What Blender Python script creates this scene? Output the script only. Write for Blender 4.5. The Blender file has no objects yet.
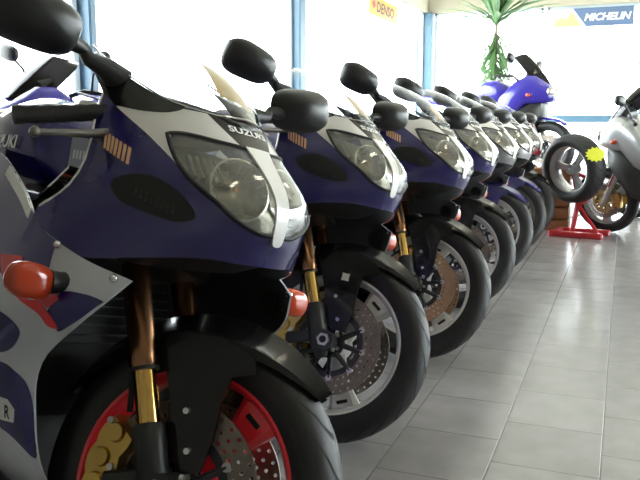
import bpy, math, random
from mathutils import Matrix, Vector
PI = math.pi
R = math.radians
random.seed(7)
scene = bpy.context.scene
col = scene.collection

# ------------------------------------------------------------------ materials
def mat(name, rgb, rough=.5, metal=0., coat=0., emis=None, noise=0., scale=20., bump=0., spec=.5, flakes=0.):
    m = bpy.data.materials.new(name); m.use_nodes = True
    nt = m.node_tree; b = nt.nodes['Principled BSDF']
    b.inputs['Base Color'].default_value = (*rgb, 1); b.inputs['Roughness'].default_value = rough
    b.inputs['Metallic'].default_value = metal; b.inputs['Specular IOR Level'].default_value = spec
    if coat:
        b.inputs['Coat Weight'].default_value = coat; b.inputs['Coat Roughness'].default_value = .03
    if emis: b.inputs['Emission Color'].default_value = (*emis[:3], 1); b.inputs['Emission Strength'].default_value = emis[3]
    if noise or bump:
        tc = nt.nodes.new('ShaderNodeTexCoord'); n = nt.nodes.new('ShaderNodeTexNoise'); n.inputs['Scale'].default_value = scale
        n.inputs['Detail'].default_value = 4
        nt.links.new(tc.outputs['Object'], n.inputs['Vector'])
        if noise:
            mx = nt.nodes.new('ShaderNodeMix'); mx.data_type = 'RGBA'
            mx.inputs[6].default_value = (*[c * (1 - noise) for c in rgb], 1); mx.inputs[7].default_value = (*[min(1, c * (1 + noise)) for c in rgb], 1)
            nt.links.new(n.outputs['Fac'], mx.inputs[0]); nt.links.new(mx.outputs[2], b.inputs['Base Color'])
        if bump:
            bp = nt.nodes.new('ShaderNodeBump'); bp.inputs['Strength'].default_value = bump; bp.inputs['Distance'].default_value = .002
            nt.links.new(n.outputs['Fac'], bp.inputs['Height']); nt.links.new(bp.outputs['Normal'], b.inputs['Normal'])
    return m

def glass(name, tint, rough=.02, ior=1.45, alpha=.0, body=(.5, .5, .5)):
    """see-through pane: clear transmission with a Fresnel reflection, plus a little solid body colour (alpha)"""
    m = bpy.data.materials.new(name); m.use_nodes = True; nt = m.node_tree; nt.nodes.clear()
    o = nt.nodes.new('ShaderNodeOutputMaterial'); t = nt.nodes.new('ShaderNodeBsdfTransparent'); t.inputs[0].default_value = (*tint, 1)
    g = nt.nodes.new('ShaderNodeBsdfGlossy'); g.inputs['Roughness'].default_value = rough
    f = nt.nodes.new('ShaderNodeLayerWeight'); f.inputs[0].default_value = .5      # Schlick reflectance, the same from both sides of the pane
    pw = nt.nodes.new('ShaderNodeMath'); pw.operation = 'POWER'; pw.inputs[1].default_value = 5; nt.links.new(f.outputs['Facing'], pw.inputs[0])
    ma = nt.nodes.new('ShaderNodeMath'); ma.operation = 'MULTIPLY_ADD'; r0 = ((ior - 1) / (ior + 1)) ** 2; ma.inputs[1].default_value = 1 - r0; ma.inputs[2].default_value = r0; nt.links.new(pw.outputs[0], ma.inputs[0])
    mx = nt.nodes.new('ShaderNodeMixShader'); nt.links.new(ma.outputs[0], mx.inputs[0]); nt.links.new(g.outputs[0], mx.inputs[2])
    if alpha:
        d = nt.nodes.new('ShaderNodeBsdfPrincipled'); d.inputs['Base Color'].default_value = (*body, 1); d.inputs['Roughness'].default_value = .1
        m2 = nt.nodes.new('ShaderNodeMixShader'); m2.inputs[0].default_value = alpha
        nt.links.new(t.outputs[0], m2.inputs[1]); nt.links.new(d.outputs[0], m2.inputs[2]); nt.links.new(m2.outputs[0], mx.inputs[1])
    else: nt.links.new(t.outputs[0], mx.inputs[1])
    nt.links.new(mx.outputs[0], o.inputs[0])
    return m

M = dict(
 blue=mat('blue_paint', (.014, .011, .13), .25, .25, 1., noise=.1, scale=300),
 lower=mat('pale_paint', (.55, .58, .64), .25, 0, 1., noise=.03, scale=8),
 white=mat('white_paint', (.78, .77, .74), .25, 0, 1., noise=.03, scale=8),
 silver=mat('silver_paint', (.42, .43, .44), .3, .6, 1., noise=.05, scale=300),
 red=mat('red_paint', (.75, .012, .02), .28, 0, .8, noise=.05, scale=10),
 black=mat('black_paint', (.006, .006, .006), .22, 0, .25, noise=.1, scale=30, spec=.35),
 plastic=mat('black_plastic', (.016, .018, .018), .42, 0, noise=.15, scale=60, bump=.15),
 inner=mat('inner_black', (.008, .008, .009), .6, 0, noise=.2, scale=30),
 rubber=mat('tyre_rubber', (.014, .014, .015), .55, 0, noise=.2, scale=40, bump=.2),
 groove=mat('tread_groove', (.004, .004, .004), .8),
 grip=mat('grip_rubber', (.012, .013, .012), .6, bump=.6, scale=200),
 chrome=mat('polished_metal', (.75, .75, .75), .15, 1., noise=.04, scale=30),
 alu=mat('cast_aluminium', (.5, .5, .5), .38, 1., noise=.1, scale=40),
 lever=mat('lever_metal', (.16, .15, .135), .4, .7, noise=.1, scale=40),
 dark=mat('dark_metal', (.05, .05, .055), .4, .8, noise=.15, scale=40),
 gold=mat('gold_anodised', (.62, .42, .12), .3, 1., noise=.08, scale=40),
 stanch=mat('gold_stanchion', (.8, .5, .15), .12, 1., noise=.05, scale=60),
 bronze=mat('bronze_fork', (.30, .15, .075), .25, 1., noise=.08, scale=40),
 disc=mat('brake_steel', (.22, .19, .16), .45, 1., noise=.12, scale=60),
 discb=mat('bronze_brake_steel', (.45, .3, .17), .35, 1., noise=.12, scale=60),
 rimw=mat('white_rim', (.74, .74, .72), .35, 0., .5, noise=.04, scale=20),
 rimr=mat('red_rim', (1.0, .025, .045), .3, 0., .7, noise=.04, scale=20),
 lens=glass('lamp_lens', (.93, .94, .93), .02, 1.9, .03, (.8, .8, .78)),
 screen=glass('windscreen_acrylic', (.95, .97, .98), .01, 1.28),
 amber=mat('amber_lens', (.50, .045, .008), .14, 0, .6),
 mirror=mat('mirror_glass', (.85, .88, .9), .02, 1.),
 decal=mat('orange_decal', (.85, .50, .26), .4, noise=.05),
 letter=mat('white_letters', (.82, .82, .8), .4, noise=.03),
 reflector=mat('lamp_reflector', (.40, .37, .31), .42, 1., noise=.35, scale=60, bump=.6),
 bowl=mat('lamp_bowl', (.58, .55, .48), .28, 1., noise=.1, scale=40, bump=.3),
 bulb=mat('lamp_bulb', (.8, .45, .3), .2),
 seat=mat('seat_vinyl', (.02, .02, .022), .55, bump=.4, scale=120),
 yellow=mat('yellow_card', (.48, .25, .004), .5, noise=.04),
 orange=mat('orange_card', (.85, .38, .05), .5, noise=.04),
 tag=mat('grey_tag', (.36, .38, .46), .5, noise=.05),
)
# ------------------------------------------------------------------ mesh helpers
class MB:
    def __init__(s, xf=None): s.v = []; s.f = []; s.m = []; s.xf = xf
    def add(s, vs, fs, m=0):
        n = len(s.v)
        for p in vs:
            p = Vector(p)
            if s.xf is not None: p = s.xf @ p
            s.v.append(tuple(p))
        for f in fs: s.f.append([i + n for i in f]); s.m.append(m)
    def rings(s, rs, m=0, closed=False, caps=True):
        n = len(rs[0]); vs = [p for r in rs for p in r]; fs = []
        k = len(rs) if closed else len(rs) - 1
        for i in range(k):
            a = i * n; b = ((i + 1) % len(rs)) * n
            for j in range(n):
                j2 = (j + 1) % n; fs.append([a + j, a + j2, b + j2, b + j])
        if caps and not closed: fs.append(list(range(n))[::-1]); fs.append([(len(rs) - 1) * n + j for j in range(n)])
        s.add(vs, fs, m)
    def tube(s, path, r, n=12, m=0, caps=True):
        P = [Vector(p) for p in path]; rr = r if isinstance(r, (list, tuple)) else [r] * len(P)
        rs = []; up = None
        for i, p in enumerate(P):
            t = (P[min(i + 1, len(P) - 1)] - P[max(i - 1, 0)]).normalized()
            if up is None: up = Vector((0, 0, 1)) if abs(t.z) < .9 else Vector((1, 0, 0))
            a = t.cross(up).normalized(); b = a.cross(t).normalized(); up = b
            rs.append([p + (a * math.cos(2 * PI * k / n) + b * math.sin(2 * PI * k / n)) * rr[i] for k in range(n)])
        s.rings(rs, m, caps=caps)
    def lathe(s, prof, c, axis, n=48, m=0, closed=True, a0=0., a1=2 * PI):
        """prof: (radius, height along axis)"""
        c = Vector(c); k = Vector(axis).normalized(); e = Vector((0, 0, 1)) if abs(k.z) < .9 else Vector((1, 0, 0))
        e1 = k.cross(e).normalized(); e2 = k.cross(e1).normalized(); full = abs(a1 - a0 - 2 * PI) < 1e-6
        cnt = n if full else n + 1; vs = []; fs = []; q = len(prof)
        for i in range(cnt):
            t = a0 + (a1 - a0) * i / n; d = e1 * math.cos(t) + e2 * math.sin(t)
            for (r, h) in prof: vs.append(c + d * r + k * h)
        for i in range(n):
            i2 = (i + 1) % cnt
            for j in range(q if closed else q - 1):
                j2 = (j + 1) % q; fs.append([i * q + j, i * q + j2, i2 * q + j2, i2 * q + j])
        s.add(vs, fs, m)
    def box(s, c, d, rot=None, bev=.0, m=0):
        c = Vector(c); h = [x / 2 for x in d]; b = min([bev] + [x * .49 for x in h]); rot = rot or Matrix()
        if b <= 0:
            vs = [(x * h[0], y * h[1], z * h[2]) for x in (-1, 1) for y in (-1, 1) for z in (-1, 1)]
            fs = [[0, 1, 3, 2], [4, 6, 7, 5], [0, 4, 5, 1], [2, 3, 7, 6], [0, 2, 6, 4], [1, 5, 7, 3]]
        else:
            vs = []; ix = {}
            for x in (-1, 1):
                for y in (-1, 1):
                    for z in (-1, 1):
                        for k in range(3):
                            p = [x * (h[0] - (b if k != 0 else 0)), y * (h[1] - (b if k != 1 else 0)), z * (h[2] - (b if k != 2 else 0))]
                            ix[x, y, z, k] = len(vs); vs.append(p)
            fs = []
            for k in range(3):
                a, c2 = [q for q in range(3) if q != k]
                for sg in (-1, 1):
                    q = []
                    for (i, j) in ((-1, -1), (1, -1), (1, 1), (-1, 1)):
                        t = [0, 0, 0]; t[k] = sg; t[a] = i; t[c2] = j; q.append(ix[(*t, k)])
                    fs.append(q)
            for k in range(3):
                a, c2 = [q for q in range(3) if q != k]
                for i in (-1, 1):
                    for j in (-1, 1):
                        t1 = [0, 0, 0]; t1[a] = i; t1[c2] = j; t1[k] = -1; t2 = t1[:]; t2[k] = 1
                        fs.append([ix[(*t1, a)], ix[(*t2, a)], ix[(*t2, c2)], ix[(*t1, c2)]])
            for x in (-1, 1):
                for y in (-1, 1):
                    for z in (-1, 1): fs.append([ix[x, y, z, 0], ix[x, y, z, 1], ix[x, y, z, 2]])
        s.add([c + (rot @ Vector(p)) for p in vs], fs, m)
    def ell(s, c, r, rot=None, n=20, k=12, p=1., m=0):
        """superellipsoid"""
        c = Vector(c); rot = rot or Matrix(); f = lambda x: math.copysign(abs(x) ** p, x); rs = []
        for i in range(1, k):
            t = -PI / 2 + PI * i / k
            rs.append([c + rot @ Vector((r[0] * f(math.cos(t)) * f(math.cos(2 * PI * j / n)), r[1] * f(math.cos(t)) * f(math.sin(2 * PI * j / n)), r[2] * f(math.sin(t)))) for j in range(n)])
        s.rings(rs, m)
    def body(s, secs, n=24, m=0):
        """loft along x: (x, half width, z low, z high, squareness[, y centre])"""
        rs = []
        for q in secs:
            x, w, z0, z1, p = q[:5]; yc = q[5] if len(q) > 5 else 0; zc = (z0 + z1) / 2; h = (z1 - z0) / 2
            f = lambda t: math.copysign(abs(t) ** p, t)
            rs.append([(x, yc + w * f(math.cos(2 * PI * j / n)), zc + h * f(math.sin(2 * PI * j / n))) for j in range(n)])
        s.rings(rs, m)
    def prism(s, pts, y0, y1, m=0):
        """outline in x,z extruded in y"""
        n = len(pts); s.add([(x, y0, z) for x, z in pts] + [(x, y1, z) for x, z in pts],
              [list(range(n)), [n + i for i in range(n)][::-1]] + [[i, n + i, n + (i + 1) % n, (i + 1) % n] for i in range(n)], m)
    def build(s, name, mats, parent=None, ang=35, **kw):
        me = bpy.data.meshes.new(name); me.from_pydata(s.v, [], s.f)
        for mm in (mats if isinstance(mats, (list, tuple)) else [mats]): me.materials.append(mm)
        for i, p in enumerate(me.polygons): p.material_index = s.m[i]; p.use_smooth = True
        import bmesh
        bm = bmesh.new(); bm.from_mesh(me); bmesh.ops.remove_doubles(bm, verts=bm.verts, dist=1e-5)
        bmesh.ops.recalc_face_normals(bm, faces=bm.faces); bm.to_mesh(me); bm.free()
        me.set_sharp_from_angle(angle=R(ang))
        o = bpy.data.objects.new(name, me); col.objects.link(o)
        if parent: o.parent = parent
        for k, v in kw.items(): o[k] = v
        return o

def thing(name, label, cat, loc=(0, 0, 0), rot=(0, 0, 0), group=None):
    o = bpy.data.objects.new(name, None); col.objects.link(o); o.location = loc; o.rotation_euler = rot; o.empty_display_size = .1
    o['label'] = label; o['category'] = cat
    if group: o['group'] = group
    return o
def tag(o, label, cat, group=None):
    o['label'] = label; o['category'] = cat
    if group: o['group'] = group
    return o
def struct(o): o['kind'] = 'structure'; return o
def copy_tree(o, parent=None, swap={}):
    c = o.copy(); col.objects.link(c); c.parent = parent
    if c.type == 'MESH':
        for sl in c.material_slots:
            if sl.material and sl.material.name in swap:
                m2 = swap[sl.material.name]; sl.link = 'OBJECT'; sl.material = m2
    for ch in list(o.children): copy_tree(ch, c, swap)
    return c
def swap_now(o, swap):
    for ch in [o] + list(o.children_recursive):
        if ch.type == 'MESH':
            for sl in ch.material_slots:
                if sl.material and sl.material.name in swap: m2 = swap[sl.material.name]; sl.link = 'OBJECT'; sl.material = m2

_tc = {}
def text_shape(txt, bold=.0, shear=0.):
    """2D triangles of a word, height 1, centred"""
    key = (txt, bold, shear)
    if key not in _tc:
        cu = bpy.data.curves.new('word', 'FONT'); cu.body = txt; cu.offset = bold; cu.shear = shear; cu.resolution_u = 3
        o = bpy.data.objects.new('word', cu); col.objects.link(o); bpy.context.view_layer.update()
        me = o.evaluated_get(bpy.context.evaluated_depsgraph_get()).to_mesh()
        v = [(p.co.x, p.co.y) for p in me.vertices]; f = [list(p.vertices) for p in me.polygons]
        bpy.data.objects.remove(o); bpy.data.curves.remove(cu)
        x0 = min(p[0] for p in v); x1 = max(p[0] for p in v); y0 = min(p[1] for p in v); y1 = max(p[1] for p in v); h = y1 - y0
        _tc[key] = ([((x - (x0 + x1) / 2) / h, (y - (y0 + y1) / 2) / h) for x, y in v], f, (x1 - x0) / h)
    return _tc[key]
def word(mb, txt, fn, w, h, m=0, bold=.02, shear=0., thick=0.):
    v, f, asp = text_shape(txt, bold, shear)
    mb.add([fn(x / asp * w, y * h) for x, y in v], f, m)

# ------------------------------------------------------------------ curved shells
def cr(p0, p1, p2, p3, t):
    return [0.5 * (2 * b + (c - a) * t + (2 * a - 5 * b + 4 * c - d) * t * t + (3 * b - a - 3 * c + d) * t ** 3)
            for a, b, c, d in zip(p0, p1, p2, p3)]
def crow(pts, u, mirror=False):
    n = len(pts); i = max(0, min(n - 2, int(u))); t = u - i
    def g(k):
        if k < 0: return [pts[1][0], -pts[1][1], pts[1][2]] if mirror else [2 * a - b for a, b in zip(pts[0], pts[1])]
        if k >= n: return [2 * a - b for a, b in zip(pts[-1], pts[-2])]
        return pts[k]
    return cr(g(i - 1), g(i), g(i + 1), g(i + 2), t)
class Surf:
    def __init__(s, rows, mirror): s.rows = rows; s.mirror = mirror; s.nu = len(rows[0]) - 1; s.nv = len(rows) - 1
    def __call__(s, u, v): return crow([crow(r, u, s.mirror) for r in s.rows], v)
COWL = Surf([
 [(0,0,.997),(-.01,.045,.998),(-.03,.08,1.0),(-.075,.115,1.008),(-.15,.145,1.04),(-.25,.165,1.085),(-.34,.17,1.115)],
 [(.05,0,.945),(.043,.05,.945),(.02,.09,.946),(-.036,.14,.952),(-.12,.168,.982),(-.2,.19,1.005),(-.275,.2,1.03)],
 [(.132,0,.86),(.127,.05,.86),(.102,.1,.862),(.02,.16,.87),(-.07,.2,.885),(-.14,.218,.89),(-.18,.235,.9)],
 [(.14,0,.79),(.13,.05,.79),(.095,.11,.79),(.03,.17,.79),(-.07,.22,.8),(-.15,.25,.805),(-.2,.265,.81)],
 [(.12,0,.735),(.11,.05,.735),(.075,.11,.735),(.01,.18,.722),(-.08,.235,.705),(-.17,.27,.705),(-.24,.28,.715)]], True)
SIDE = Surf([
 [(.01,.195,.68),(-.08,.245,.705),(-.19,.27,.745),(-.30,.258,.808),(-.45,.238,.87),(-.62,.20,.90)],
 [(-.045,.235,.605),(-.10,.265,.605),(-.22,.285,.61),(-.37,.29,.62),(-.52,.285,.64),(-.72,.25,.66)],
 [(-.165,.24,.50),(-.20,.26,.5),(-.28,.28,.5),(-.4,.285,.51),(-.55,.275,.53),(-.75,.24,.55)],
 [(-.165,.235,.40),(-.21,.25,.4),(-.29,.265,.4),(-.42,.265,.4),(-.58,.255,.42),(-.78,.22,.44)],
 [(-.15,.21,.30),(-.2,.225,.3),(-.3,.235,.3),(-.45,.23,.29),(-.62,.21,.3),(-.85,.18,.32)],
 [(-.2,.10,.18),(-.25,.11,.17),(-.35,.115,.16),(-.5,.11,.16),(-.7,.1,.17),(-.95,.08,.2)]], False)
SCREEN = Surf([
 [(.008,0,1.001),(.004,.02,1.0),(-.004,.038,.999),(-.015,.052,.998)],
 [(-.06,0,1.052),(-.062,.045,1.048),(-.067,.085,1.034),(-.075,.112,1.010)],
 [(-.14,0,1.110),(-.142,.06,1.103),(-.145,.11,1.079),(-.15,.143,1.042)],
 [(-.24,0,1.158),(-.242,.065,1.151),(-.245,.12,1.127),(-.25,.160,1.087)],
 [(-.325,0,1.182),(-.327,.06,1.175),(-.33,.11,1.156),(-.335,.150,1.125)]], True)
def clip(poly, axis, val, keep_greater):
    out = []; n = len(poly)
    for i in range(n):
        a = poly[i]; b = poly[(i + 1) % n]
        ia = (a[axis] >= val) == keep_greater or a[axis] == val; ib = (b[axis] >= val) == keep_greater or b[axis] == val
        if ia: out.append(a)
        if ia != ib:
            t = (val - a[axis]) / (b[axis] - a[axis]); q = [a[0] + (b[0] - a[0]) * t, a[1] + (b[1] - a[1]) * t]; q[axis] = val; out.append(tuple(q))
    return out
def normal(S, u, v):
    e = 1e-3; uu = min(max(u, e), S.nu - e) if not S.mirror else min(u, S.nu - e); vv = min(max(v, e), S.nv - e)
    a = Vector(S(max(uu - e, 0) if uu < e else uu - e, vv)); b = Vector(S(uu + e, vv)); c = Vector(S(uu, vv - e)); d = Vector(S(uu, vv + e))
    if u < 1e-4 and S.mirror: a = Vector((b.x, -b.y, b.z))
    n = (b - a).cross(c - d)
    return n.normalized() if n.length else Vector((1, 0, 0))
SGN = {}
def spoint(S, u, v, off):
    p = Vector(S(u, v)); n = normal(S, u, v)
    if id(S) not in SGN:
        q = Vector(S(S.nu * .4, S.nv * .5)); nn = normal(S, S.nu * .4, S.nv * .5)
        SGN[id(S)] = 1 if nn.dot(q - Vector((q.x - .3, 0, .6))) > 0 else -1
    return p + n * (SGN[id(S)] * off)
def inpoly(p, poly):
    c = False; n = len(poly)
    for i in range(n):
        a = poly[i]; b = poly[(i + 1) % n]
        if (a[1] > p[1]) != (b[1] > p[1]) and p[0] < (b[0] - a[0]) * (p[1] - a[1]) / (b[1] - a[1]) + a[0]: c = not c
    return c
def smooth_poly(pts, k=4):
    """closed Catmull-Rom; a point given as (u,v,1) stays a sharp corner"""
    n = len(pts); out = []
    for i in range(n):
        p0, p1, p2, p3 = pts[i - 1], pts[i], pts[(i + 1) % n], pts[(i + 2) % n]
        a = p1 if len(p1) > 2 else p0; d = p2 if len(p2) > 2 else p3
        for j in range(k): out.append(tuple(cr(a[:2], p1[:2], p2[:2], d[:2], j / k)))
    return out
def shell(mb, S, poly, off=0., thick=.003, sides=(1, -1), step=.2, m=0, mi=None, holes=(), smooth=True):
    """a panel of the curved surface S inside the (u,v) outline, with thickness"""
    poly = smooth_poly(poly) if smooth else [p[:2] for p in poly]
    poly = [(min(max(u, 0), S.nu), min(max(v, 0), S.nv)) for u, v in poly]
    mi = m if mi is None else mi
    us = sorted({round(p[0], 4) for p in poly}); vs_ = [p[1] for p in poly]
    u0, u1, v0, v1 = us[0], us[-1], min(vs_), max(vs_)
    cells = []
    for i in range(int(u0 / step), int(math.ceil(u1 / step))):
        pc = clip(clip(poly, 0, i * step, True), 0, (i + 1) * step, False)
        if len(pc) < 3: continue
        for j in range(int(v0 / step), int(math.ceil(v1 / step))):
            q = clip(clip(pc, 1, j * step, True), 1, (j + 1) * step, False)
            r = []
            for p in q:
                p = (round(p[0], 4), round(p[1], 4))
                if not r or (p != r[-1]): r.append(p)
            if len(r) > 1 and r[0] == r[-1]: r.pop()
            if len(r) < 3: continue
            area = abs(sum(r[k][0] * r[(k + 1) % len(r)][1] - r[(k + 1) % len(r)][0] * r[k][1] for k in range(len(r))))
            if area < 1e-6: continue
            cx = sum(p[0] for p in r) / len(r); cy = sum(p[1] for p in r) / len(r)
            if any(inpoly((cx, cy), h) for h in holes): continue
            cells.append(r)
    pts = sorted({p for c in cells for p in c}); ix = {p: k for k, p in enumerate(pts)}
    O = [spoint(S, u, v, off) for u, v in pts]; I = [spoint(S, u, v, off - thick) for u, v in pts]
    ed = {}
    for c in cells:
        for k in range(len(c)):
            a, b = ix[c[k]], ix[c[(k + 1) % len(c)]]
            e = (min(a, b), max(a, b)); ed[e] = ed.get(e, 0) + 1
    n = len(pts)
    for sd in sides:
        fl = lambda P: [(p[0], p[1] * sd, p[2]) for p in P]
        mb.add(fl(O), [[ix[p] for p in c] for c in cells], m)
        mb.add(fl(I), [[ix[p] for p in c][::-1] for c in cells], mi)
        sk = [e for e, k in ed.items() if k == 1 and not (S.mirror and pts[e[0]][0] < 1e-3 and pts[e[1]][0] < 1e-3)]
        mb.add(fl(O) + fl(I), [[a, b, b + n, a + n] for a, b in sk], m)
def edge_line(S, pts, off, sd, k=6):
    return [(lambda p: (p[0], p[1] * sd, p[2]))(spoint(S, min(max(u, 0), S.nu), min(max(v, 0), S.nv), off)) for u, v in pts]
# ------------------------------------------------------------------ the sport motorcycle (x forward, y to its left, z up; front axle at x=0)
STEER = R(27); RAKE = R(24)
AX0 = Vector((-.0375, 0, .30)); AXK = Vector((-math.sin(RAKE), 0, math.cos(RAKE)))
ST = Matrix.Translation(AX0) @ Matrix.Rotation(STEER, 4, AXK) @ Matrix.Translation(-AX0)
STI = ST.inverted()

def tyre_mesh(mb, c, Ro, hw, rb, grooves=True):
    k = Ro - rb
    prof = [(rb, -hw * .74), (rb + .25 * k, -hw * .97), (rb + .5 * k, -hw), (rb + .72 * k, -hw * .88), (rb + .88 * k, -hw * .62), (rb + .97 * k, -hw * .3), (Ro, 0)]
    prof = prof + [(r, -y) for r, y in prof[-2::-1]] + [(rb + .01, hw * .55), (rb + .01, -hw * .55)]
    mb.lathe(prof, c, (0, 1, 0), 72, 0)
    if grooves:
        pr = prof[2:11]
        def at(y, ang, off):
            for (r1, y1), (r2, y2) in zip(pr, pr[1:]):
                if y1 <= y <= y2: r = r1 + (r2 - r1) * (y - y1) / (y2 - y1 + 1e-9); break
            r += off; return (c[0] + r * math.cos(ang), c[1] + y, c[2] + r * math.sin(ang))
        N = 22
        for i in range(N):
            for sd in (-1, 1):
                a0 = 2 * PI * (i + (.5 if sd > 0 else 0)) / N; vs = []; fs = []
                for q in range(7):
                    t = q / 6; y = sd * hw * (.10 + .78 * t); a = a0 + .30 * t * t
                    w = .007 * (1 - .5 * t) / Ro
                    vs += [at(y, a - w, .0006), at(y, a + w, .0006)]
                for q in range(6): fs.append([2 * q, 2 * q + 1, 2 * q + 3, 2 * q + 2])
                mb.add(vs, fs, 1)

def rim_mesh(mb, c, rf, hw, spokes=3, rot=0., slot=True):
    prof = [(rf + .006, hw), (rf, hw + .004), (rf - .012, hw), (rf - .022, hw * .66), (rf - .026, 0)]
    prof = prof + [(r, -y) for r, y in prof[-2::-1]] + [(rf - .006, -hw * .66), (rf - .012, 0), (rf - .006, hw * .66)]
    mb.lathe(prof, c, (0, 1, 0), 72, 0)
    mb.lathe([(.018, -.05), (.045, -.05), (.045, .05), (.018, .05)], c, (0, 1, 0), 24, 0)
    for i in range(spokes):
        a = rot + 2 * PI * i / spokes; d = Vector((math.cos(a), 0, math.sin(a))); t = Vector((-math.sin(a), 0, math.cos(a)))
        rs = []
        for (r, w, h) in ((.035, .030, .022), (.07, .024, .020), (.11, .026, .019), (.15, .034, .02), (rf - .02, .052, .024)):
            p = Vector(c) + d * r
            q = [(1, .55), (.7, 1), (-.7, 1), (-1, .55), (-1, -.55), (-.7, -1), (.7, -1), (1, -.55)]
            rs.append([p + t * (w * x) + Vector((0, h * y, 0)) for x, y in q])
        mb.rings(rs, 0)
        if slot:
            for sy in (-1, 1):
                p = Vector(c) + d * (rf - .045) + Vector((0, sy * .0235, 0))
                rot3 = Matrix((d, Vector((0, 1, 0)), t)).transposed().to_4x4()
                mb.box(p, (.010, .004, .034), rot3, .003, 1)

def disc_mesh(mb, c, y, r0, r1, m=0, th=.005, na=40, nr=3):
    cx, _, cz = c
    for i in range(na):
        for j in range(nr):
            a0 = 2 * PI * (i + .5 * (j % 2)) / na; a1 = a0 + 2 * PI / na; ra = r0 + (r1 - r0) * j / nr; rb = r0 + (r1 - r0) * (j + 1) / nr
            am, rm = (a0 + a1) / 2, (ra + rb) / 2
            P = lambda a, r, yy: (cx + r * math.cos(a), yy, cz + r * math.sin(a))
            outer = [(a0, ra), (am, ra), (a1, ra), (a1, rm), (a1, rb), (am, rb), (a0, rb), (a0, rm)]
            h = .0040; inn = [(am + h * math.cos(t) / rm, rm + h * math.sin(t)) for t in [R(225 + 45 * k) for k in range(8)]]
            vs = [P(*q, y + s * th / 2) for s in (-1, 1) for q in outer] + [P(*q, y + s * th / 2) for s in (-1, 1) for q in inn]
            fs = []
            for k in range(8):
                k2 = (k + 1) % 8
                fs += [[k, k2, 16 + k2, 16 + k], [8 + k, 24 + k, 24 + k2, 8 + k2], [16 + k, 16 + k2, 24 + k2, 24 + k]]
            if j == 0: fs += [[0, 8, 9, 1], [1, 9, 10, 2]]
            if j == nr - 1: fs += [[4, 12, 13, 5], [5, 13, 14, 6]]
            mb.add(vs, fs, m)

def carrier_mesh(mb, c, y, r1, arms=5):
    cx, _, cz = c
    mb.lathe([(.02, y - .006), (.048, y - .006), (.048, y + .006), (.02, y + .006)], (cx, 0, cz), (0, 1, 0), 30, 0)
    for i in range(arms):
        a = 2 * PI * i / arms + .3
        for sg in (-1, 1):
            p0 = Vector((cx + .042 * math.cos(a + sg * .25), y, cz + .042 * math.sin(a + sg * .25))); p1 = Vector((cx + (r1 + .004) * math.cos(a + sg * .32), y, cz + (r1 + .004) * math.sin(a + sg * .32)))
            mb.tube([p0, p1], [.009, .007], 8, 0)
            mb.tube([p1 + Vector((0, -.006, 0)), p1 + Vector((0, .006, 0))], .009, 10, 1)
    mb.lathe([(r1 - .016, y - .003), (r1 + .002, y - .003), (r1 + .002, y + .003), (r1 - .016, y + .003)], (cx, 0, cz), (0, 1, 0), 48, 0)
    for i in range(5):
        a = 2 * PI * i / 5 + .9; p = Vector((cx + .034 * math.cos(a), y, cz + .034 * math.sin(a)))
        mb.tube([p + Vector((0, -.010, 0)), p + Vector((0, .010, 0))], .006, 8, 1)

def arc_strip(mb, c, sect, a0, a1, n, m=0):
    """sect(t) -> closed list of (r, y); swept about the wheel axle through the angles a0..a1"""
    rs = []
    for i in range(n + 1):
        t = i / n; a = a0 + (a1 - a0) * t
        rs.append([(c[0] + r * math.cos(a), y, c[2] + r * math.sin(a)) for r, y in sect(t)])
    mb.rings(rs, m)

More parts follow.
